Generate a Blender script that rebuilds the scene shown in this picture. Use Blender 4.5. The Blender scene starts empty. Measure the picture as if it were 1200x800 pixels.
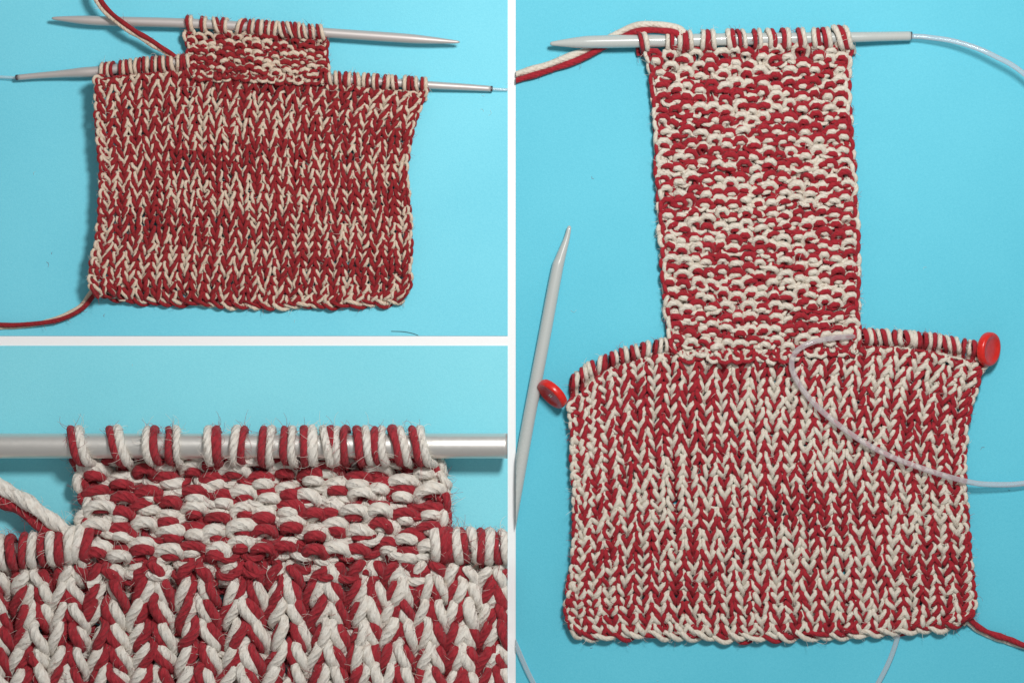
import bpy, bmesh, math, random
import numpy as np
from mathutils import Vector

# ---------------------------------------------------------------- scene, camera, light, exposure
S = 0.0003                       # one layout unit (about a pixel of the 1200 x 800 picture) in metres
random.seed(7)
rng = np.random.default_rng(11)
scene = bpy.context.scene
COL = scene.collection

cam_d = bpy.data.cameras.new('camera')
cam = bpy.data.objects.new('camera', cam_d)
COL.objects.link(cam)
CAM_H = 3000.0
cam.location = (0, 0, (CAM_H + 8) * S)
cam_d.sensor_width = 36.0
cam_d.lens = 36.0 * CAM_H / 1200.0
cam_d.clip_start = 0.01
cam_d.clip_end = 50
scene.camera = cam

world = bpy.data.worlds.new('World')
scene.world = world
world.use_nodes = True
bg = world.node_tree.nodes['Background']
bg.inputs[0].default_value = (1.0, 1.0, 1.0, 1)
bg.inputs[1].default_value = 0.26

def area_lamp(name, loc, target, size, power, color):
    d = bpy.data.lights.new(name, 'AREA')
    d.shape = 'DISK'; d.size = size; d.energy = power; d.color = color
    o = bpy.data.objects.new(name, d)
    COL.objects.link(o)
    o.location = loc
    o.rotation_euler = (Vector(target) - Vector(loc)).to_track_quat('-Z', 'Y').to_euler()
    return o
area_lamp('key_lamp', (0.11, 0.21, 0.5), (0.02, 0.02, 0), 0.10, 2.6, (1.0, 0.985, 0.965))

vs = scene.view_settings
vs.view_transform = 'Standard'; vs.look = 'None'; vs.gamma = 1.0; vs.exposure = 0.0
vs.use_curve_mapping = False
scene.cycles.use_denoising = True

# ---------------------------------------------------------------- helpers
def W(p):
    """layout point (x right, y down, z up, in units) -> metres"""
    p = np.asarray(p, dtype=float)
    out = np.empty_like(p)
    out[..., 0] = (p[..., 0] - 600.0) * S
    out[..., 1] = (400.0 - p[..., 1]) * S
    out[..., 2] = p[..., 2] * S
    return out

def put(o, parent=None, label=None, cat=None, group=None, kind=None):
    if o.name not in COL.objects: COL.objects.link(o)
    if parent is not None: o.parent = parent
    if label: o['label'] = label
    if cat: o['category'] = cat
    if group: o['group'] = group
    if kind: o['kind'] = kind
    return o

def empty(name, at=None, parent=None, **kw):
    o = bpy.data.objects.new(name, None)
    o.empty_display_size = 0.005
    if at is not None: o.location = W(np.array(at, float))
    return put(o, parent, **kw)

def origin_of(parent):
    v = Vector((0, 0, 0))
    while parent is not None:
        v += parent.location; parent = parent.parent
    return np.array(v)

def mesh_object(name, pieces, mats, parent=None, clip=None, **kw):
    """pieces: list of (rings[n,k,3] in layout units, material index, uv u per ring, cap) -> one mesh object"""
    V, LV, LT, MI, UV = [], [], [], [], []
    base = 0
    for rings, mi, uu, cap in pieces:
        n, k, _ = rings.shape
        V.append(W(rings).reshape(-1, 3))
        a = (np.arange(n - 1)[:, None] * k + np.arange(k)[None, :])
        b = (np.arange(n - 1)[:, None] * k + (np.arange(k)[None, :] + 1) % k)
        q = np.stack([a, b, b + k, a + k], -1).reshape(-1, 4) + base
        LV.append(q.reshape(-1)); LT.append(np.full(len(q), 4)); MI.append(np.full(len(q), mi))
        t0 = np.broadcast_to(np.arange(k)[None, :] / k, (n - 1, k)); t1 = t0 + 1.0 / k
        u0 = np.broadcast_to(uu[:-1, None], (n - 1, k)); u1 = np.broadcast_to(uu[1:, None], (n - 1, k))
        UV.append(np.stack([u0, t0, u0, t1, u1, t1, u1, t0], -1).reshape(-1, 2))
        if cap:
            for ring in (np.arange(k)[::-1] + base, np.arange(k) + base + (n - 1) * k):
                LV.append(ring); LT.append([k]); MI.append([mi]); UV.append(np.zeros((k, 2)))
        base += n * k
    V = np.concatenate(V); LV = np.concatenate(LV).astype(np.int32); LT = np.concatenate(LT).astype(np.int32)
    MI = np.concatenate(MI).astype(np.int32); UV = np.concatenate(UV)
    V = V - origin_of(parent)[None, :]
    me = bpy.data.meshes.new(name)
    me.vertices.add(len(V)); me.vertices.foreach_set('co', V.astype(np.float32).ravel())
    me.loops.add(len(LV)); me.loops.foreach_set('vertex_index', LV)
    me.polygons.add(len(LT))
    me.polygons.foreach_set('loop_start', np.concatenate([[0], np.cumsum(LT)[:-1]]).astype(np.int32))
    me.polygons.foreach_set('material_index', MI)
    me.polygons.foreach_set('use_smooth', (LT == 4))
    me.uv_layers.new(name='UVMap').data.foreach_set('uv', UV.astype(np.float32).ravel())
    me.update(); me.validate()
    for m in mats: me.materials.append(m)
    if clip: clip_mesh(me, clip, origin_of(parent))
    return put(bpy.data.objects.new(name, me), parent, **kw)

def clip_mesh(me, planes, org):
    """cut away what lies beyond the card's edge; planes: list of (axis, layout value, keep 'lt'|'gt')"""
    co = np.empty(len(me.vertices) * 3, np.float32); me.vertices.foreach_get('co', co); co = co.reshape(-1, 3) + org
    for ax, val, keep in planes:
        wv = (val - 600) * S if ax == 0 else (400 - val) * S
        sgn = 1 if keep == 'lt' else -1
        if ax == 1: sgn = -sgn
        if ((co[:, ax] - wv) * sgn).max() <= 0: continue
        bm = bmesh.new(); bm.from_mesh(me)
        pc = [0, 0, 0]; pc[ax] = wv - org[ax]
        pn = [0, 0, 0]; pn[ax] = sgn
        r = bmesh.ops.bisect_plane(bm, geom=bm.verts[:] + bm.edges[:] + bm.faces[:], plane_co=pc, plane_no=pn, clear_outer=True)
        ed = [e for e in r['geom_cut'] if isinstance(e, bmesh.types.BMEdge)]
        if ed: bmesh.ops.holes_fill(bm, edges=ed, sides=0)
        bm.to_mesh(me); bm.free()
        co = np.empty(len(me.vertices) * 3, np.float32); me.vertices.foreach_get('co', co); co = co.reshape(-1, 3) + org
        if not len(co): return

def smooth_path(pts, n):
    """Catmull-Rom through the points (any dimension), resampled to n points of even arc length"""
    p = np.asarray(pts, float)
    P = np.vstack([2 * p[0] - p[1], p, 2 * p[-1] - p[-2]])
    out = []
    for i in range(1, len(P) - 2):
        t = np.linspace(0, 1, 24, endpoint=False)[:, None]
        a, b, c, d = P[i - 1], P[i], P[i + 1], P[i + 2]
        out.append(0.5 * ((2 * b) + (c - a) * t + (2 * a - 5 * b + 4 * c - d) * t ** 2 + (3 * b - a - 3 * c + d) * t ** 3))
    out = np.vstack(out + [p[-1:]])
    s = np.concatenate([[0], np.cumsum(np.linalg.norm(np.diff(out[:, :3] if p.shape[1] > 2 else out, axis=0), axis=1))])
    q = np.linspace(0, s[-1], n)
    return np.stack([np.interp(q, s, out[:, k]) for k in range(p.shape[1])], 1)

def frames(c, up=(0, 0, 1)):
    T = np.gradient(c, axis=0); T /= np.linalg.norm(T, axis=1, keepdims=True) + 1e-9
    up = np.broadcast_to(np.asarray(up, float), c.shape)
    N = up - (up * T).sum(1, keepdims=True) * T
    N /= np.linalg.norm(N, axis=1, keepdims=True) + 1e-9
    return T, N, np.cross(T, N)

def tube(c, r, k=10, up=(0, 0, 1), lobes=0, lobe_amp=0.0, lobe_turn=0.0):
    """rings of a tube round path c; r scalar or per ring; lobes give plied yarn its ridges"""
    T, N, B = frames(c, up)
    r = np.broadcast_to(np.asarray(r, float), (len(c),))
    th = np.arange(k) / k * 2 * math.pi
    s = np.concatenate([[0], np.cumsum(np.linalg.norm(np.diff(c, axis=0), axis=1))])
    rad = r[:, None] * (1 + lobe_amp * np.cos(lobes * th[None, :] + lobe_turn * (s / max(r.mean(), 1e-6))[:, None])) if lobes else np.repeat(r[:, None], k, 1)
    rings = c[:, None, :] + rad[..., None] * (np.cos(th)[None, :, None] * N[:, None, :] + np.sin(th)[None, :, None] * B[:, None, :])
    return rings, s / (2 * math.pi * max(r.mean(), 1e-6))

def walk(n, step, smooth):
    """smooth random walk of n samples"""
    a = np.cumsum(rng.normal(0, step, n + 4 * smooth))
    k = np.hanning(2 * smooth + 1); k /= k.sum()
    return np.convolve(a, k, 'same')[2 * smooth:2 * smooth + n]

def sm_noise(n, amp, smooth):
    a = rng.normal(0, 1, n + 4 * smooth)
    k = np.hanning(2 * smooth + 3)[1:-1]; k /= np.sqrt((k ** 2).sum())
    return amp * np.convolve(a, k, 'same')[2 * smooth:2 * smooth + n]

# ---------------------------------------------------------------- materials
def new_mat(name):
    m = bpy.data.materials.new(name); m.use_nodes = True
    return m, m.node_tree.nodes, m.node_tree.links, m.node_tree.nodes['Principled BSDF']

def mth(nt, op, a, b=None):
    n = nt.nodes.new('ShaderNodeMath'); n.operation = op
    for i, v in enumerate((a, b)):
        if v is None: continue
        if hasattr(v, 'is_linked') or hasattr(v, 'links'): nt.links.new(v, n.inputs[i])
        else: n.inputs[i].default_value = v
    return n.outputs[0]

def wool(name, c1, c2, c3, scale, bump=0.6, plies=6):
    """spun wool: plies wound round the strand, fine fibres along them, tone varying from fibre to fibre"""
    m, N, L, P = new_mat(name); nt = m.node_tree
    uv = N.new('ShaderNodeUVMap'); sx = N.new('ShaderNodeSeparateXYZ'); L.new(uv.outputs[0], sx.inputs[0])
    ph = mth(nt, 'ADD', mth(nt, 'MULTIPLY', sx.outputs[1], float(plies)), mth(nt, 'MULTIPLY', sx.outputs[0], 3.6))
    wn = N.new('ShaderNodeTexNoise'); wn.inputs['Scale'].default_value = scale * 1.6; wn.inputs['Detail'].default_value = 2
    tcw = N.new('ShaderNodeTexCoord'); L.new(tcw.outputs['Object'], wn.inputs['Vector'])
    ph = mth(nt, 'ADD', ph, mth(nt, 'MULTIPLY', wn.outputs[0], 0.6))
    ridge = mth(nt, 'ABSOLUTE', mth(nt, 'SINE', mth(nt, 'MULTIPLY', ph, math.pi)))
    comb = N.new('ShaderNodeCombineXYZ')
    L.new(mth(nt, 'MULTIPLY', ph, 9.0), comb.inputs[0]); L.new(mth(nt, 'MULTIPLY', sx.outputs[0], 2.2), comb.inputs[1])
    geo = N.new('ShaderNodeTexCoord')
    fib = N.new('ShaderNodeTexNoise'); fib.inputs['Scale'].default_value = 1.0; fib.inputs['Detail'].default_value = 3
    L.new(comb.outputs[0], fib.inputs['Vector'])
    pat = N.new('ShaderNodeTexNoise'); pat.inputs['Scale'].default_value = scale; pat.inputs['Detail'].default_value = 4
    L.new(geo.outputs['Object'], pat.inputs['Vector'])
    r1 = N.new('ShaderNodeMix'); r1.data_type = 'RGBA'
    r1.inputs[6].default_value = (*c1, 1); r1.inputs[7].default_value = (*c2, 1)
    mr = N.new('ShaderNodeMapRange'); mr.inputs[1].default_value = 0.3; mr.inputs[2].default_value = 0.7
    L.new(fib.outputs[0], mr.inputs[0]); L.new(mr.outputs[0], r1.inputs[0])
    r2 = N.new('ShaderNodeMix'); r2.data_type = 'RGBA'
    mr2 = N.new('ShaderNodeMapRange'); mr2.inputs[1].default_value = 0.45; mr2.inputs[2].default_value = 0.8
    L.new(pat.outputs[0], mr2.inputs[0]); L.new(mr2.outputs[0], r2.inputs[0])
    L.new(r1.outputs[2], r2.inputs[6]); r2.inputs[7].default_value = (*c3, 1)
    L.new(r2.outputs[2], P.inputs['Base Color'])
    P.inputs['Roughness'].default_value = 0.72
    P.inputs['Specular IOR Level'].default_value = 0.2
    P.inputs['Sheen Weight'].default_value = 0.10
    P.inputs['Sheen Roughness'].default_value = 0.5
    h = mth(nt, 'ADD', mth(nt, 'MULTIPLY', ridge, 0.6), mth(nt, 'MULTIPLY', fib.outputs[0], 0.7))
    b = N.new('ShaderNodeBump'); b.inputs['Strength'].default_value = bump; b.inputs['Distance'].default_value = 1.0 / scale * 0.4
    L.new(h, b.inputs['Height']); L.new(b.outputs[0], P.inputs['Normal'])
    return m

RED = ((0.33, 0.012, 0.022), (0.44, 0.024, 0.038), (0.24, 0.010, 0.018))
CREAM = ((0.66, 0.60, 0.50), (0.80, 0.75, 0.66), (0.58, 0.48, 0.38))
CREAM_WARM = ((0.66, 0.52, 0.40), (0.80, 0.68, 0.55), (0.60, 0.44, 0.31))
M_red = wool('red_wool', *RED, 900, 0.55)
M_cream = wool('cream_wool', *CREAM, 900, 0.5)
M_cream_warm = wool('warm_cream_wool', *CREAM_WARM, 900, 0.5)
M_red_deep = wool('deep_red_wool', (0.27, 0.011, 0.016), (0.37, 0.024, 0.030), (0.19, 0.009, 0.014), 900, 0.55)
M_red_big = wool('red_wool_thick', (0.36, 0.018, 0.030), (0.52, 0.045, 0.06), (0.26, 0.012, 0.02), 420, 0.85)
M_cream_big = wool('cream_wool_thick', (0.82, 0.77, 0.68), (0.93, 0.89, 0.82), (0.74, 0.65, 0.56), 420, 0.75)

def fibre(name, col):
    m, N, L, P = new_mat(name)
    P.inputs['Base Color'].default_value = (*col, 1); P.inputs['Roughness'].default_value = 0.6
    P.inputs['Specular IOR Level'].default_value = 0.3
    return m
F_red = fibre('red_fibre', (0.42, 0.05, 0.06))
F_cream = fibre('cream_fibre', (0.82, 0.76, 0.68))
F_dark = fibre('dark_fibre', (0.04, 0.03, 0.03))

def paper(name, c1, c2, scale=14.0):
    m, N, L, P = new_mat(name)
    tc = N.new('ShaderNodeTexCoord')
    n1 = N.new('ShaderNodeTexNoise'); n1.inputs['Scale'].default_value = scale; n1.inputs['Detail'].default_value = 3
    n2 = N.new('ShaderNodeTexNoise'); n2.inputs['Scale'].default_value = 2600; n2.inputs['Detail'].default_value = 3
    n3 = N.new('ShaderNodeTexNoise'); n3.inputs['Scale'].default_value = 1100; n3.inputs['Detail'].default_value = 2
    for n in (n1, n2, n3): L.new(tc.outputs['Object'], n.inputs['Vector'])
    nt = m.node_tree
    f = mth(nt, 'ADD', mth(nt, 'MULTIPLY', n1.outputs[0], 0.6), mth(nt, 'ADD', mth(nt, 'MULTIPLY', n2.outputs[0], 0.5), mth(nt, 'MULTIPLY', n3.outputs[0], 0.25)))
    mr = N.new('ShaderNodeMapRange'); mr.inputs[1].default_value = 0.50; mr.inputs[2].default_value = 0.85
    L.new(f, mr.inputs[0])
    mx = N.new('ShaderNodeMix'); mx.data_type = 'RGBA'
    mx.inputs[6].default_value = (*c1, 1); mx.inputs[7].default_value = (*c2, 1)
    L.new(mr.outputs[0], mx.inputs[0]); L.new(mx.outputs[2], P.inputs['Base Color'])
    P.inputs['Roughness'].default_value = 0.55; P.inputs['Specular IOR Level'].default_value = 0.25
    b = N.new('ShaderNodeBump'); b.inputs['Strength'].default_value = 0.12; b.inputs['Distance'].default_value = 0.0004
    L.new(n2.outputs[0], b.inputs['Height']); L.new(b.outputs[0], P.inputs['Normal'])
    return m

def metal(name, col, metallic, rough, coat=0.0):
    m, N, L, P = new_mat(name)
    tc = N.new('ShaderNodeTexCoord')
    n = N.new('ShaderNodeTexNoise'); n.inputs['Scale'].default_value = 700; n.inputs['Detail'].default_value = 4
    L.new(tc.outputs['Object'], n.inputs['Vector'])
    mr = N.new('ShaderNodeMapRange'); mr.inputs[3].default_value = rough - 0.06; mr.inputs[4].default_value = rough + 0.08
    L.new(n.outputs[0], mr.inputs[0]); L.new(mr.outputs[0], P.inputs['Roughness'])
    P.inputs['Base Color'].default_value = (*col, 1); P.inputs['Metallic'].default_value = metallic
    P.inputs['Coat Weight'].default_value = coat
    b = N.new('ShaderNodeBump'); b.inputs['Strength'].default_value = 0.05; b.inputs['Distance'].default_value = 0.0002
    L.new(n.outputs[0], b.inputs['Height']); L.new(b.outputs[0], P.inputs['Normal'])
    return m
M_needle_warm = metal('satin_aluminium', (0.58, 0.535, 0.515), 0.4, 0.48)
M_needle_big = metal('satin_aluminium_pale', (0.76, 0.74, 0.70), 0.75, 0.40)
M_needle_grey = metal('grey_lacquer', (0.50, 0.53, 0.51), 0.0, 0.26, 0.3)
M_ferrule = metal('dark_ferrule', (0.10, 0.08, 0.09), 0.4, 0.4)

def clear_plastic(name, col, clear):
    m, N, L, P = new_mat(name)
    P.inputs['Base Color'].default_value = (*col, 1); P.inputs['Roughness'].default_value = 0.10
    P.inputs['Specular IOR Level'].default_value = 0.6
    tr = N.new('ShaderNodeBsdfTransparent'); tr.inputs[0].default_value = (0.97, 0.99, 1, 1)
    lw = N.new('ShaderNodeLayerWeight'); lw.inputs[0].default_value = 0.35
    mr = N.new('ShaderNodeMapRange'); mr.inputs[3].default_value = 1 - clear; mr.inputs[4].default_value = 0.85
    L.new(lw.outputs['Facing'], mr.inputs[0])
    mix = N.new('ShaderNodeMixShader'); L.new(mr.outputs[0], mix.inputs[0])
    L.new(tr.outputs[0], mix.inputs[1]); L.new(P.outputs[0], mix.inputs[2])
    L.new(mix.outputs[0], N['Material Output'].inputs['Surface'])
    return m
M_cable = clear_plastic('clear_nylon', (0.72, 0.76, 0.78), 0.72)
M_cable_milky = clear_plastic('milky_nylon', (0.70, 0.63, 0.65), 0.66)

def button_mat():
    m, N, L, P = new_mat('red_button_plastic')
    tc = N.new('ShaderNodeTexCoord')
    n = N.new('ShaderNodeTexNoise'); n.inputs['Scale'].default_value = 900; n.inputs['Detail'].default_value = 3
    L.new(tc.outputs['Object'], n.inputs['Vector'])
    r = N.new('ShaderNodeValToRGB')
    r.color_ramp.elements[0].color = (0.55, 0.008, 0.006, 1); r.color_ramp.elements[1].color = (0.78, 0.03, 0.02, 1)
    L.new(n.outputs[0], r.inputs[0]); L.new(r.outputs[0], P.inputs['Base Color'])
    P.inputs['Roughness'].default_value = 0.3
    b = N.new('ShaderNodeBump'); b.inputs['Strength'].default_value = 0.15; b.inputs['Distance'].default_value = 0.0003
    L.new(n.outputs[0], b.inputs['Height']); L.new(b.outputs[0], P.inputs['Normal'])
    return m
M_button = button_mat()
M_paper_a = paper('turquoise_card', (0.165, 0.635, 0.79), (0.215, 0.715, 0.86))
M_paper_b = paper('sky_blue_card', (0.215, 0.69, 0.81), (0.275, 0.77, 0.88))
M_paper_c = paper('blue_card', (0.100, 0.53, 0.68), (0.135, 0.60, 0.75))
M_table = paper('white_board', (0.93, 0.93, 0.93), (0.96, 0.96, 0.96))

# ---------------------------------------------------------------- the surface: a white board with three blue cards
def slab(name, x0, x1, y0, y1, z0, z1, m):
    bm = bmesh.new(); bmesh.ops.create_cube(bm, size=1.0)
    lo = W(np.array([x0, y1, z0])); hi = W(np.array([x1, y0, z1])); mid = (lo + hi) / 2
    for v in bm.verts: v.co = Vector([(hi[i] - lo[i]) * v.co[i] for i in range(3)])
    bmesh.ops.bevel(bm, geom=bm.edges[:], offset=0.12 * S, segments=2, affect='EDGES')
    me = bpy.data.meshes.new(name); bm.to_mesh(me); bm.free(); me.materials.append(m)
    o = put(bpy.data.objects.new(name, me), kind='structure'); o.location = mid
    return o
slab('tabletop', -500, 1700, -400, 1200, -16, -0.9, M_table)
slab('backdrop_card', -260, 595, -220, 393.5, -0.8, 0, M_paper_a)
slab('backdrop_card', -260, 595, 405, 1020, -0.8, 0, M_paper_b)
slab('backdrop_card', 604.5, 1460, -220, 1020, -0.8, 0, M_paper_c)

# ---------------------------------------------------------------- knitting
class Patch:
    """a knitted panel stretched between four edge curves; u counts stitches from the left, v rows from the bottom"""
    def __init__(self, nu, nv, left, right, bottom, top, z=None, ucols=None):
        self.nu, self.nv = nu, nv
        f = lambda pts: smooth_path(np.asarray(pts, float), 200)
        self.l, self.r, self.b, self.t = f(left), f(right), f(bottom), f(top)
        self.z = z; self.ucols = ucols
    def _c(self, curve, q):
        k = np.clip(q, -0.15, 1.15) * 199
        i = np.clip(np.floor(k).astype(int), 0, 198); w = (k - i)[..., None]
        return curve[i] * (1 - w) + curve[i + 1] * w
    def __call__(self, u, v):
        a = u / self.nu
        if self.ucols is not None: a = np.interp(u, np.arange(len(self.ucols)), self.ucols)
        b = v / self.nv
        A, B = a[..., None], b[..., None]
        p = (1 - A) * self._c(self.l, b) + A * self._c(self.r, b) + (1 - B) * self._c(self.b, a) + B * self._c(self.t, a)
        p = p - ((1 - A) * (1 - B) * self.l[0] + A * (1 - B) * self.r[0] + (1 - A) * B * self.l[-1] + A * B * self.r[-1])
        z = self.z(a, b) if self.z else np.zeros_like(a)
        return np.concatenate([p, z[..., None]], -1)

FIB = []          # (points, colour) picked up for the fuzz of the piece being knitted

def pair(c, r, phi, k, spread=1.0, lobes=0, amp=0.0, up=(0, 0, 1), swell=1.0, bal=1.0):
    """the two strands (red, cream) held together along path c, turned by phi about it"""
    T, N, B = frames(c, up)
    out = []
    for s, mi in ((1, 0), (-1, 1)):
        o = (np.cos(phi)[:, None] * B + np.sin(phi)[:, None] * N) * (s * r * spread)
        rr = r * (1 + 0.07 * np.sin(np.arange(len(c)) * 0.37 + rng.uniform(0, 6)))
        rr = rr * swell * (1.06 / bal if mi == 1 else bal)
        if len(c) > 20: rr = rr * (1 + sm_noise(len(c), 0.06, 5))
        rings, uu = tube(c + o, rr, k, up, lobes, amp, 1.0)
        out.append((rings, mi, uu + rng.uniform(0, 5), False))
        FIB.append((c + o, mi, r))
    return out

def flips(n, q, chance, purl):
    """the strands lie side by side and change places now and then"""
    st = np.zeros(n); m = n // (q // 2) + 2
    ev = rng.random(m) < chance
    off = rng.integers(-q // 9, q // 9 + 1, m) + (q // 4 if purl else 0)
    for e in range(m):
        if ev[e]: st[max(0, min(n - 1, e * (q // 2) + off[e])):] += rng.choice([-1, 1]) * math.pi
    kk = np.hanning(2 * (q // 6) + 3)[1:-1]; kk /= kk.sum()
    pad = q
    st = np.convolve(np.pad(st, pad, mode='edge'), kk, 'same')[pad:-pad]
    return st + math.pi * rng.integers(0, 2) + sm_noise(n, 0.62 if purl else 0.42, q // 2)

def knit_panel(part, patch, r, D, Hn, a, q, k, purl=False, mats=None, single=300, name='knit_stitch',
               lobes=0, amp=0.0, jit=0.05, clip=None, edge=True, z0=0.0, cull=None, turn=0.42, wale=-0.3, bal=1.0, lean=0.0):
    """rows of loops drawn through one another; one mesh per stitch, those past the limit joined"""
    nu, nv = patch.nu, patch.nv
    waves = [(rng.uniform(0.15, 0.5), rng.choice([-1, 1]) * rng.uniform(0.35, 0.9), rng.uniform(0, 6.3), 0.30) for _ in range(3)]
    stitches = []
    for j in range(nv):
        n = nu * q + 1
        tt = np.arange(n) / q * 2 * math.pi
        t = tt
        hs = Hn * (1 + sm_noise(n, 0.07, q // 2)); aa = a * (1 + sm_noise(n, 0.12, q // 2))
        u = tt / (2 * math.pi) + aa * np.sin(2 * t) + sm_noise(n, jit, q)
        ct = np.cos(t)
        if j == nv - 1 and not purl: ct = np.where(ct < 0, 0.4 * ct, ct)
        v = j + 0.5 - hs * ct + sm_noise(n, jit * 1.1, q)
        if purl: v = v + 0.17 * np.sin(tt / 2)
        c = patch(u, v)
        c[:, 2] += z0 + (D if purl else -D) * np.cos(2 * t) + sm_noise(n, 0.12 * r, q // 2)
        if purl:       # the upper arc of each loop is the bump; neighbours sit a little higher or lower
            c[:, 2] += -0.38 * D * np.cos(t) + sm_noise(n, 0.35 * r, q)
        if not purl:   # each leg comes out from inside the loop below, rises, and turns back under the next
            c[:, 2] += -0.5 * D * np.cos(t)
            c[:, 2] += wale * D * np.cos(2 * math.pi * (u % 1 - 0.5))
        phi = flips(n, q, turn, purl)
        xx = tt / (2 * math.pi)
        dl = 0.0
        for fx, fy, p0, am in waves: dl = dl + am * np.sin(fx * xx + fy * j + p0)
        phi = phi + np.clip(dl + lean + sm_noise(n, 0.25, q), -1.1, 1.1) * np.cos(phi)
        swell = 1 + 0.08 * np.cos(2 * t) - 0.19 * np.cos(t) if purl else 1 - 0.20 * np.cos(2 * t)
        ps = pair(c, r, phi, k, 0.92, lobes, amp, swell=swell, bal=bal)
        for i in range(nu):
            sl = slice(i * q, (i + 1) * q + 1)
            stitches.append((j, i, [(R[sl], mi, uu[sl], False) for R, mi, uu, _ in ps]))
        if edge:      # the yarn turns round the selvedge into the next row
            for side in (0, 1):
                e = 0.0 if side == 0 else float(nu)
                sg = -1 if side == 0 else 1
                vv = np.array([j + 0.5 - Hn, j + 0.35, j + 0.8, j + 1.2, j + 1.5 - Hn * 0.4])
                uu_ = e + sg * np.array([-0.15, 0.06, 0.14, 0.05, -0.25]) * (1 + rng.normal(0, 0.15))
                cc = patch(uu_, vv); cc[:, 2] += z0 + np.array([-D, 0.3 * D, 1.0 * D, 0.5 * D, -D * 0.8])
                cc = smooth_path(cc, q)
                ph = walk(q, 0.5, 4) + rng.uniform(0, 6.3)
                stitches[-1 if side else -nu][2].extend(pair(cc, r * 0.95, ph, k, 0.9, lobes, amp))
    if cull: stitches = [s for s in stitches if cull(s[2][0][0].reshape(-1, 3).mean(0))]
    stitches.sort(key=lambda s: (-s[0], s[1]))
    for j, i, pieces in stitches[:single]:
        mesh_object(name, pieces, mats, part, clip)
    rest = [p for s in stitches[single:] for p in s[2]]
    if rest: mesh_object('stitches', rest, mats, part, clip, kind='stuff')

def needle_loops(part, xs, line, R, zc, r, k, mats, tail, slants=None, lobes=0, amp=0.0, back=0.0, name='needle_loop', clip=None, flip=None):
    """stitches waiting on a needle: each loop passes over the front of it and down behind"""
    for i, x in enumerate(xs):
        y, dx, dy = line(x)
        sl = (slants[i] if slants is not None else rng.normal(0.15, 0.35)) * R
        q = 1.02 * r
        al = np.radians(np.linspace(72, -165, 13))
        rr = R + q
        ys = rr * np.sin(al); zs = zc + rr * np.cos(al)
        f = np.linspace(0, 1, len(al))
        lx = x + sl * (0.6 - 1.2 * np.clip(f * 1.6, 0, 1))
        pts = np.stack([lx, y + ys + dy / dx * (lx - x), zs], 1)
        t0 = np.array([[x + sl * 1.1, y + R + tail, max(zc * 0.35, 2 * r)], [x + sl * 0.85, y + R + tail * 0.45, zc * 0.75 + 0.2 * r]])
        t1 = np.array([[x - sl * 0.4, y + R * 0.5 + tail * 0.4, zc - rr * 0.9], [x - sl * 0.1, y + R + tail, 2 * r]])
        c = smooth_path(np.vstack([t0, pts, t1]), 40)
        side = 1 if (flip[i] if flip is not None else rng.random() < 0.7) else -1
        ph = (0 if side > 0 else math.pi) + sm_noise(40, 0.35, 8)
        T, N, B = frames(c)
        ax = np.array([dx, dy, 0.0]) / math.hypot(dx, dy)
        pcs = []
        sp = rng.uniform(0.85, 1.08); lr = rng.uniform(0.86, 1.06)
        c[:, 0] += sm_noise(40, 0.22 * r, 7)
        for s, mi in ((-1, 0), (1, 1)):
            off = ax[None, :] * (s * side * r * sp) + 0.25 * r * np.sin(ph)[:, None] * s * np.array([0, 0.3, 1.0])[None, :]
            rg, uu = tube(c + off, r * (1.0 if mi == 0 else 1.1) * (1 + sm_noise(40, 0.09, 6)) * lr, k, ax, lobes, amp, 1.0)
            pcs.append((rg, mi, uu, False)); FIB.append((c + off, mi, r))
        mesh_object(name, pcs, mats, part, clip)

def yarn(part, name, pts, r, mats, k=9, turns=0.5, phase=0.0, spread=0.95, lobes=0, amp=0.0, n=90, clip=None, cap=True):
    c = smooth_path(pts, n)
    phi = phase + np.linspace(0, 2 * math.pi * turns, n) + sm_noise(n, 0.12, 10)
    ps = [(R, mi, uu, cap) for R, mi, uu, _ in pair(c, r, phi, k, spread, lobes, amp)]
    return mesh_object(name, ps, mats, part, clip)

def cast_on(part, pts, pitch, r, k, mats, z):
    """cast-on edge: two doubled strands wound round one another along the lower edge"""
    c0 = smooth_path(np.asarray(pts, float), 40)
    L = np.linalg.norm(np.diff(c0, axis=0), axis=1).sum()
    n = int(L / pitch * 14)
    c0 = smooth_path(np.asarray(pts, float), n)
    ph = np.linspace(0, L / pitch * 2 * math.pi, n) + sm_noise(n, 0.5, 14)
    pcs = []
    for s in (0, math.pi):
        c = np.column_stack([c0, np.full(n, z)])
        c[:, 1] += np.sin(ph * 0.5 + s) * 1.3 * r + sm_noise(n, 0.35 * r, 12)
        c[:, 2] += np.cos(ph * 0.5 + s) * 1.4 * r
        pcs += pair(c, r, walk(n, 0.28, 5) + rng.uniform(0, 6), k, 0.9)
    mesh_object('cast_on_edge', pcs, mats, part)

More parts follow.
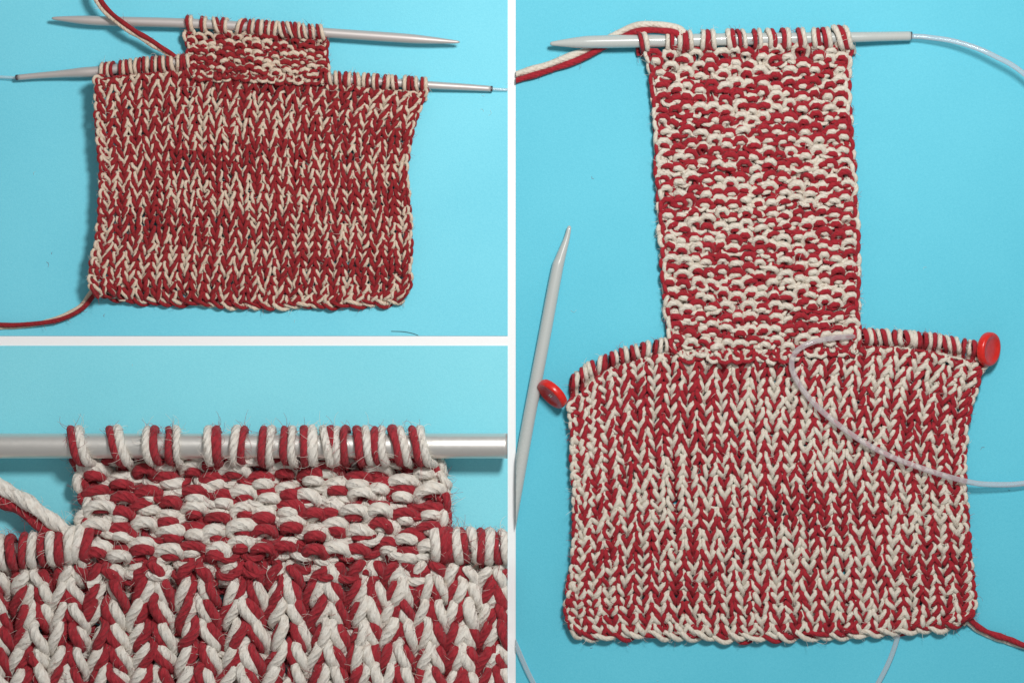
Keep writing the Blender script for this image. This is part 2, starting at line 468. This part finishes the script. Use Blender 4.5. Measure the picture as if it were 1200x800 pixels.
def fuzz(part, count, length, rad, zmin, clip=None, dark=0.02, clip_fn=None, npt=5):
    """loose fibres standing off the wool"""
    pcs = []
    w = np.array([len(f[0]) for f in FIB], float); w /= w.sum()
    pick = rng.choice(len(FIB), count, p=w)
    for f in pick:
        path, mi, r = FIB[f]
        i = rng.integers(0, len(path))
        p0 = path[i]
        if p0[2] < zmin: continue
        if clip_fn and not clip_fn(p0): continue
        d = rng.normal(0, 1, 3) * np.array([1, 1, 0.55]); d[2] = abs(d[2]) * 0.8
        d /= np.linalg.norm(d)
        e = rng.normal(0, 1, 3); e[2] *= 0.4; e -= e.dot(d) * d; e /= np.linalg.norm(e) + 1e-9
        Ln = length * min(rng.gamma(1.5, 0.6), 2.2)
        s = np.linspace(0, 1, npt)
        bend = rng.uniform(-2.6, 2.6)
        ang = bend * s
        dx = np.cumsum(np.cos(ang)) / npt - 1 / npt; dy = np.cumsum(np.sin(ang)) / npt
        c = p0 + d * r * 0.8 + Ln * (dx[:, None] * d + dy[:, None] * e)
        c[:, 2] = np.maximum(c[:, 2], 0.4 + rad)
        rr = rad * np.linspace(1.0, 0.45, npt)
        rg, uu = tube(c, rr, 3, (0.3, 0.5, 0.8))
        m = 2 if rng.random() < dark else mi
        pcs.append((rg, m, uu, False))
    if pcs: mesh_object('fuzz', pcs, [F_red, F_cream, F_dark], part, clip, kind='stuff')
    FIB.clear()

def polyline(pts):
    p = np.asarray(pts, float)
    def f(x):
        y = np.interp(x, p[:, 0], p[:, 1]); y2 = np.interp(x + 2, p[:, 0], p[:, 1]); y1 = np.interp(x - 2, p[:, 0], p[:, 1])
        return y, 4.0, y2 - y1
    return f

def rod(name, pts, mat, parent=None, k=24, n=160, clip=None, cap=True, **kw):
    """pts rows: x, y, z, radius"""
    c = smooth_path(np.asarray(pts, float), n)
    rg, uu = tube(c[:, :3], np.maximum(c[:, 3], 0.15), k)
    return mesh_object(name, [(rg, 0, uu, cap)], [mat], parent, clip, **kw)

SMALL = [M_red, M_cream]; BIG = [M_red_big, M_cream_big]; WARM = [M_red_deep, M_cream_warm]

# ================================================================ upper left: the heel begun, leg stitches parked
def z_tl(a, b):
    return 6.5 + 22 * np.exp(-a / 0.07) + 5 * np.exp(-(1 - a) / 0.05) + 6 * np.exp(-(1 - b) / 0.12)
tl = empty('knitted_sock_piece', (300, 220, 0),
           label='small red and cream knitted sock piece with a short heel flap begun on top', cat='knitting')
leg = empty('ribbed_leg', parent=tl)
LP = Patch(23, 25,
           left=[(115, 345), (111, 330), (112, 312), (119, 280), (122, 240), (124, 200), (120, 160), (119, 120), (119, 95)],
           right=[(470, 350), (479, 336), (479, 310), (480, 270), (477, 230), (475, 200), (480, 160), (489, 130), (499, 108)],
           bottom=[(115, 345), (160, 349), (230, 353), (300, 356), (380, 355), (470, 350)],
           top=[(119, 95), (160, 88), (222, 82), (260, 85), (320, 89), (382, 97), (440, 103), (499, 108)], z=z_tl)
knit_panel(leg, LP, 1.9, 3.2, 0.80, 0.25, 14, 7, bal=1.16, lean=0.32, mats=WARM, jit=0.05)
flap = empty('heel_flap', parent=tl)
FP = Patch(15, 5, left=[(226, 90), (223, 75), (222, 55), (219, 42)], right=[(381, 96), (384, 82), (381, 66), (382, 52)],
           bottom=[(226, 90), (300, 93), (381, 96)], top=[(219, 42), (300, 45), (382, 52)],
           z=lambda a, b: 11 + 5 * np.exp(-b / 0.2))
knit_panel(flap, FP, 2.05, 3.2, 0.80, 0.26, 14, 7, bal=1.1, lean=0.2, purl=True, mats=WARM, name='purl_stitch', jit=0.095, turn=0.62)
top_tl = polyline([(60, 23), (130, 26), (222, 28.5), (300, 33), (383, 39.5), (540, 50)])
needle_loops(tl, [223, 240, 256, 264, 283, 295, 305, 314, 322, 332, 342, 349, 356, 366, 376], top_tl, 5.6, 15.5, 2.15, 7, WARM, 6,
             flip=[1, 1, 0, 1, 0, 1, 1, 1, 1, 0, 0, 1, 1, 1, 1])
low_tl = polyline([(18, 91), (60, 88), (118, 84), (170, 77), (222, 73), (383, 92), (440, 96), (500, 100), (577, 104)])
needle_loops(tl, list(np.linspace(122, 220, 11) + rng.normal(0, 1, 11)), low_tl, 6.0, 12.5, 2.2, 7, WARM, 12)
needle_loops(tl, list(np.linspace(386, 496, 11) + rng.normal(0, 1, 11)), low_tl, 5.2, 12.0, 2.2, 7, WARM, 12)
yarn(tl, 'working_yarn', [(112, -30, 34), (120, 5, 32), (145, 30, 29), (180, 52, 24), (202, 66, 17), (212, 74, 9)], 2.7, WARM, phase=0.15, turns=0.15)
yarn(tl, 'yarn_tail', [(-40, 381, 3), (0, 382, 3), (25, 381, 3.2), (50, 378, 3.4), (75, 371, 4), (95, 360, 5), (106, 347, 6), (114, 337, 8)], 2.7, WARM, phase=0.2, turns=0.45)
cast_on(tl, [(115, 343), (127, 346), (160, 350.5), (230, 354), (300, 357), (380, 356), (450, 353), (472, 348)], 15, 2.3, 7, WARM, 5)
fuzz(tl, 14000, 5.5, 0.24, 3.0, npt=4)

rod('double_pointed_needle', [(62, 22.5, 15, 1.0), (63, 22.6, 15, 1.7), (78, 23.4, 15, 3.4), (100, 24.7, 15, 5.2), (130, 26, 15, 5.7), (222, 28.5, 15.5, 5.7), (300, 33, 15.5, 5.7),
     (383, 39.5, 15, 5.7), (470, 45.6, 15, 5.6), (500, 47.8, 15, 4.6), (528, 49.8, 15, 2.5), (538, 50.4, 15, 1.5), (539, 50.5, 15, 0.7)], M_needle_warm, k=24,
    label='grey metal double pointed needle through the loops of the short heel flap', cat='knitting needle')
cn = empty('circular_needle', (20, 91, 0), label='thin grey metal needle on clear cable holding the resting leg stitches', cat='knitting needle')
rod('shaft', [(21, 91, 8, 3.4), (45, 89, 9, 3.7), (75, 87, 11, 4.6), (98, 85.5, 12.5, 6.0), (118, 84, 12.5, 6.1), (170, 77, 12.5, 5.6), (218, 73, 11, 5.0), (232, 80, 3, 2.2),
              (300, 92, 2.4, 1.9), (372, 96, 3, 2.2), (387, 92.5, 10.5, 4.8), (440, 96, 12, 5), (500, 100, 11, 4.6), (545, 102.3, 8, 4.0), (575, 104, 6, 3.4)], M_needle_warm, cn)
rod('ferrule', [(18.5, 91.2, 8, 3.3), (20.9, 91, 8, 3.5)], M_ferrule, cn, n=4)
rod('ferrule', [(575.1, 104, 6, 3.5), (577.3, 104.1, 6, 3.3)], M_ferrule, cn, n=4)
rod('cable', [(-60, 86, 3, 1.7), (-20, 89, 4, 1.7), (19, 91.2, 8, 1.7)], M_cable, cn, k=12, n=40)
rod('cable', [(577, 104.1, 6, 1.7), (585, 104.6, 5, 1.7), (594.9, 105, 4, 1.7)], M_cable, cn, k=12, n=20)

# ================================================================ lower left: the same heel seen close
CUC = [(0, 'lt')]
CX = [(0, 595.0, 'lt')]
cu = empty('knitted_sock_piece', (310, 660, 0),
           label='large close view red and cream knitting with thick fuzzy stitches and heel flap', cat='knitting')
xs_cols = np.array([-54, -8, 40, 84, 128, 181, 234, 286, 336, 385, 430, 469, 505, 542.5, 581, 620, 660.0])
leg2 = empty('ribbed_leg', parent=cu)
nU = len(xs_cols) - 1
BP = Patch(nU, 9, left=[(-54, 886), (-54, 780), (-54, 664)], right=[(660, 886), (660, 780), (660, 656)],
           bottom=[(-54, 886), (300, 886), (660, 886)],
           top=[(-54, 668), (60, 660), (130, 654), (310, 654), (480, 654), (560, 658), (660, 660)],
           z=lambda a, b: 15 + 3 * np.exp(-(1 - b) / 0.15) - 2.0 * np.exp(-((a - 0.5) / 0.3) ** 2),
           ucols=(xs_cols + 54) / 714.0)
knit_panel(leg2, BP, 5.15, 9.0, 0.97, 0.24, 28, 13, mats=BIG, lobes=3, amp=0.05, jit=0.055, clip=CX, edge=False, turn=0.36,
           cull=lambda m: m[0] < 612 and m[1] < 840)
flap2 = empty('heel_flap', parent=cu)
FP2 = Patch(15, 6, left=[(105, 670), (103, 640), (102, 612), (106, 588), (100, 560), (97, 540)],
            right=[(519, 668), (521, 640), (520, 612), (521, 592), (516, 562), (509, 540)],
            bottom=[(105, 670), (310, 668), (519, 668)], top=[(97, 540), (310, 541), (509, 540)],
            z=lambda a, b: 19 - 5 * b)
knit_panel(flap2, FP2, 5.1, 8.6, 0.80, 0.26, 28, 13, purl=True, mats=BIG, name='purl_stitch', lobes=3, amp=0.05, jit=0.11, turn=0.62)
top_cu = polyline([(0, 521), (600, 521)])
needle_loops(cu, [99, 145, 183, 207, 254, 284, 316, 342, 364, 389, 403, 427, 446, 470, 494], top_cu, 14.6, 36, 4.8, 13, BIG, 13,
             slants=[0.75, 0.55, 0.35, 0.15, 0.15, 0.1, 0.1, 0.15, 0.0, 0.45, 0.1, 0.4, 0.2, 0.55, 0.75],
             flip=[1, 1, 0, 1, 0, 0, 1, 1, 1, 0, 0, 1, 1, 1, 1], lobes=3, amp=0.05)
low_cu = polyline([(-60, 652), (40, 643), (105, 635), (505, 636), (600, 640), (660, 642)])
needle_loops(cu, [-12, 12, 36, 58, 80, 98], low_cu, 11, 24, 5.8, 13, BIG, 15, lobes=3, amp=0.05)
needle_loops(cu, [515, 531, 550, 569, 587], low_cu, 11, 24, 5.6, 13, BIG, 15, lobes=3, amp=0.05, clip=CX, slants=[0.1, 0.15, 0.2, 0.1, 0.5],
             flip=[0, 1, 1, 1, 1])
yarn(cu, 'working_yarn', [(-60, 540, 26), (0, 574, 27), (30, 590, 28), (60, 612, 28), (82, 630, 24), (92, 642, 16)], 8.0, BIG, k=14, phase=math.pi, turns=0.12, lobes=3, amp=0.08)
fuzz(cu, 34000, 12.0, 0.27, 9.0, clip=CX, dark=0.012, clip_fn=lambda p: p[0] < 590 and p[1] < 815 and p[0] > -15)
rod('knitting_needle', [(-120, 521, 36, 14.6), (200, 521, 36, 14.6), (594.9, 521, 36, 14.6)], M_needle_big, k=48,
    label='thick grey metal needle crossing the close view through the heel flap loops', cat='knitting needle')
rod('holding_needle', [(-120, 658, 20, 10.5), (-60, 652, 22, 10.5), (40, 643, 24, 10.5), (98, 636, 22, 10.5), (126, 655, 6, 5), (300, 668, 5, 4.5), (488, 655, 6, 5), (516, 636, 22, 10.5), (594.9, 640, 24, 10.5)], M_needle_big, k=32,
    label='pale needle inside the resting leg loops beside the close view heel flap', cat='knitting needle')

# ================================================================ right: the finished heel flap, leg stitches parked on a cord
def z_r(a, b):
    return 8 + 3 * np.exp(-a / 0.05) + 3 * np.exp(-(1 - a) / 0.05) + 4 * np.exp(-(1 - b) / 0.08)
rt = empty('knitted_sock_piece', (900, 570, 0),
           label='red and cream knitted sock piece with a long finished heel flap reaching the top needle', cat='knitting')
leg3 = empty('ribbed_leg', parent=rt)
RP = Patch(24, 27,
           left=[(675, 741), (667, 720), (667, 700), (673, 655), (676, 600), (674, 560), (672, 520), (672, 492), (668, 474)],
           right=[(1132, 727), (1138, 710), (1136, 684), (1133, 645), (1129, 600), (1126, 560), (1128, 510), (1136, 465), (1150, 424)],
           bottom=[(675, 741), (720, 743), (780, 743), (850, 744), (920, 743), (1000, 740), (1070, 735), (1132, 727)],
           top=[(668, 474), (695, 446), (725, 428), (760, 417), (800, 411), (870, 408), (940, 406), (1000, 406), (1060, 408), (1150, 424)], z=z_r)
knit_panel(leg3, RP, 2.36, 4.1, 0.80, 0.25, 16, 8, lean=0.1, mats=SMALL, jit=0.05)
flap3 = empty('heel_flap', parent=rt)
FP3 = Patch(15, 26, left=[(792, 416), (785, 385), (780, 330), (776, 270), (772, 200), (769, 140), (765, 90), (760, 64)],
            right=[(1002, 410), (1003, 380), (1002, 300), (999, 220), (994, 150), (991, 110), (992, 75), (993, 58)],
            bottom=[(792, 416), (870, 417), (940, 415), (1002, 410)], top=[(760, 64), (870, 61), (993, 58)],
            z=lambda a, b: 9 + 7 * np.exp(-b / 0.05) + 3 * np.exp(-(1 - b) / 0.06))
knit_panel(flap3, FP3, 2.72, 4.5, 0.80, 0.26, 15, 8, purl=True, mats=SMALL, name='purl_stitch', jit=0.095, turn=0.62)
top_r = polyline([(640, 52.5), (690, 50.5), (750, 49.5), (994, 45), (1068, 43)])
needle_loops(rt, [752, 785, 799, 806, 825, 832, 855, 868, 886, 903, 920, 938, 955, 968], top_r, 7.3, 17, 2.75, 8, SMALL, 8,
             slants=[0.5, 0.15, 0, 0.25, 0.05, 0.25, 0.3, 0.45, 0.2, 0.4, 0.3, 0.2, 0.3, 0.4],
             flip=[1, 0, 0, 1, 0, 1, 0, 1, 1, 0, 1, 1, 0, 1])
needle_loops(rt, [984, 989], top_r, 8.5, 17, 3.2, 8, SMALL, 8, slants=[0.9, 0.7], flip=[0, 1])
cord = polyline([(640, 466), (665, 452), (690, 433), (720, 419), (760, 408), (792, 402), (1000, 393), (1060, 396), (1100, 400), (1150, 410)])
xl = np.array([672, 683, 694, 706, 718, 731, 744, 757, 770, 783]) + rng.normal(0, 0.8, 10)
needle_loops(rt, list(xl), cord, 4.4, 12.0, 2.8, 8, SMALL, 14)
xr = np.linspace(1004, 1143, 13) + rng.normal(0, 0.8, 13)
needle_loops(rt, list(xr), cord, 4.4, 12.0, 2.8, 8, SMALL, 11)
CR = [(0, 604.5, 'gt')]
yarn(rt, 'working_yarn', [(590, 96, 4), (604.6, 90.5, 4), (640, 80, 5), (668, 70, 5.5), (690, 61, 6), (715, 48, 8), (738, 37, 14), (756, 34, 21), (775, 35, 24), (792, 38, 22), (799, 44, 24)], 3.9, SMALL,
     phase=math.pi * 0.98, turns=-0.1, clip=CR)
yarn(rt, 'yarn_tail', [(1126, 718, 9), (1136, 727, 7), (1150, 738, 4.5), (1166, 745, 4), (1185, 751, 4), (1205, 758, 4), (1240, 766, 4)], 3.6, SMALL, phase=0.9, turns=0.12)
cast_on(rt, [(670, 734), (679, 742), (702, 745), (750, 742), (800, 743), (850, 745), (920, 744), (1000, 741), (1070, 736), (1113, 731), (1134, 721)], 19.5, 2.9, 8, SMALL, 6.5)
fuzz(rt, 26000, 6.5, 0.26, 4.0, npt=4)

cn3 = empty('circular_needle', (690, 51, 0), label='light grey circular needle across the top of the long heel flap with looping clear cable', cat='knitting needle')
rod('shaft', [(644.5, 52.6, 17, 1.2), (645.5, 52.5, 17, 2.2), (660, 51.8, 17, 4.4), (680, 51, 17, 6.8), (695, 50.5, 17, 7.5), (750, 49.5, 17, 7.6), (870, 47.2, 17, 7.3), (994, 45, 17, 6.2), (1030, 44, 15, 5.7), (1066, 43, 12, 5.5)], M_needle_grey, cn3)
rod('ferrule', [(1066.1, 43, 12, 5.5), (1067.6, 43.2, 12, 5.0)], M_ferrule, cn3, n=4)
rod('cable', [(1067.5, 43.2, 12, 3.1), (1085, 44.5, 14, 3.1), (1120, 51, 20, 3.1), (1160, 67, 26, 3.1), (1205, 97, 28, 3.1), (1290, 190, 24, 3.1), (1330, 330, 16, 3.1), (1300, 480, 8, 3.1),
     (1240, 556, 7, 3.2), (1200, 566, 9, 3.3), (1160, 567, 14, 3.3), (1130, 563, 21, 3.3), (1085, 550, 25, 3.3), (1040, 533, 25, 3.3), (1000, 511, 24.5, 3.3), (960, 480, 24, 3.3), (937, 453, 24, 3.3),
     (926, 430, 24.5, 3.3), (931, 412, 25, 3.3), (950, 401, 25, 3.2), (975, 396, 23, 3.3), (1000, 394, 19, 3.2)], M_cable_milky, cn3, k=16, n=420)
rod('knitting_needle', [(667.5, 264.5, 7, 1.2), (667.2, 266, 7, 2.4), (664, 280, 7, 3.6), (656.5, 303, 7, 6.0), (652, 320, 7, 7.0), (637, 400, 7, 7.3), (620, 490, 7, 7.3), (604, 580, 7, 7.3), (590, 660, 7, 7.3)], M_needle_grey,
    clip=CR, label='light grey needle tip lying free on the blue card left of the flap', cat='knitting needle')
rod('clear_cable', [(1058, 720, 3, 3.0), (1053, 745, 3, 3.0), (1044, 772, 3, 3.0), (1030, 800, 3, 3.0), (1000, 850, 3, 3.0), (900, 930, 3, 3.0), (760, 930, 3, 3.0), (660, 860, 3, 3.0), (625, 800, 3, 3.0), (610, 768, 3, 3.0), (598, 740, 3, 3.0)], M_cable,
    k=14, n=200, clip=CR, label='clear plastic cable coming out below the bottom edge of the large piece', cat='cable')

# buttons that stop the cord at both ends
def button(at, normal, R, label, thread=True):
    root = empty('button', at, label=label, cat='button', group='red buttons stopping the cord')
    prof = [(0.0, 1.6), (0.25, 1.6), (0.5, 1.7), (0.66, 2.3), (0.74, 3.0), (0.86, 3.3), (0.95, 2.9), (1.0, 1.6), (1.0, -1.6), (0.95, -2.7), (0.8, -3.2), (0.0, -3.2)]
    bm = bmesh.new(); n = 48; rings = []
    for f, z in prof:
        if f == 0: rings.append([bm.verts.new((0, 0, z * 1.6 * S * R / 20))] * n)
        else: rings.append([bm.verts.new((f * R * S * math.cos(2 * math.pi * i / n), f * R * S * math.sin(2 * math.pi * i / n), z * 1.6 * S * R / 20)) for i in range(n)])
    for a, b in zip(rings[:-1], rings[1:]):
        for i in range(n):
            vs_ = []
            for v in (a[i], b[i], b[(i + 1) % n], a[(i + 1) % n]):
                if v not in vs_: vs_.append(v)
            bm.faces.new(vs_)
    bmesh.ops.recalc_face_normals(bm, faces=bm.faces[:])
    for f in bm.faces: f.smooth = True
    me = bpy.data.meshes.new('disc'); bm.to_mesh(me); bm.free(); me.materials.append(M_button)
    d = put(bpy.data.objects.new('disc', me), root)
    if not thread:
        root.rotation_euler = Vector((normal[0], -normal[1], normal[2])).to_track_quat('Z', 'Y').to_euler()
        return root
    # sewing thread through the holes
    bm = bmesh.new()
    for sx in (-1, 1):
        pr = None
        for i in range(9):
            t = i / 8 * math.pi
            c = Vector((sx * 1.2, math.cos(t) * 3.4, 2.2 + math.sin(t) * 1.6)) * (S * R / 20)
            ring = [bm.verts.new(c + Vector((math.cos(a) * 0.75, 0, math.sin(a) * 0.75)) * (S * R / 20)) for a in [k / 6 * 2 * math.pi for k in range(6)]]
            if pr:
                for k in range(6): bm.faces.new((pr[k], pr[(k + 1) % 6], ring[(k + 1) % 6], ring[k]))
            pr = ring
    me = bpy.data.meshes.new('thread'); bm.to_mesh(me); bm.free(); me.materials.append(F_cream)
    put(bpy.data.objects.new('thread', me), root)
    root.rotation_euler = Vector((normal[0], -normal[1], normal[2])).to_track_quat('Z', 'Y').to_euler()
    return root
button((647, 461, 20), (-0.65, 0.65, 0.36), 20, 'red button tilted against the left end of the leg stitches beside the free needle')
button((1156, 409, 22), (0.74, 0.10, 0.66), 20, 'red button at the right end of the resting leg stitches', False)

# a stray hair on the first card
rod('stray_hair', [(458, 388, 0.5, 0.3), (472, 388.5, 0.6, 0.3), (483, 390.5, 0.5, 0.3), (490, 393, 0.5, 0.25)], F_dark, k=5, n=24,
    label='short dark hair lying on the card below the small piece', cat='hair')

# loose lint on the cards
def lint(name, boxes, n):
    pcs = []
    for _ in range(n):
        x0, x1, y0, y1 = boxes[rng.integers(0, len(boxes))]
        x, y = rng.uniform(x0, x1), rng.uniform(y0, y1); a = rng.uniform(0, 6.3); Ln = rng.uniform(1, 4)
        c = smooth_path(np.array([(x, y, 0.35), (x + Ln * math.cos(a), y + Ln * math.sin(a), 0.8), (x + 1.7 * Ln * math.cos(a + 0.7), y + 1.7 * Ln * math.sin(a + 0.7), 0.35)]), 6)
        rg, uu = tube(c, 0.15, 3); pcs.append((rg, int(rng.choice([0, 1, 2], p=[0.4, 0.54, 0.06])), uu, False))
    mesh_object(name, pcs, [F_red, F_cream, F_dark], kind='stuff')
lint('lint', [(5, 590, 365, 390), (5, 100, 100, 380), (490, 590, 110, 390), (100, 580, 410, 490), (610, 760, 100, 400), (1010, 1195, 90, 390), (1140, 1195, 430, 740), (620, 1190, 755, 798)], 18)
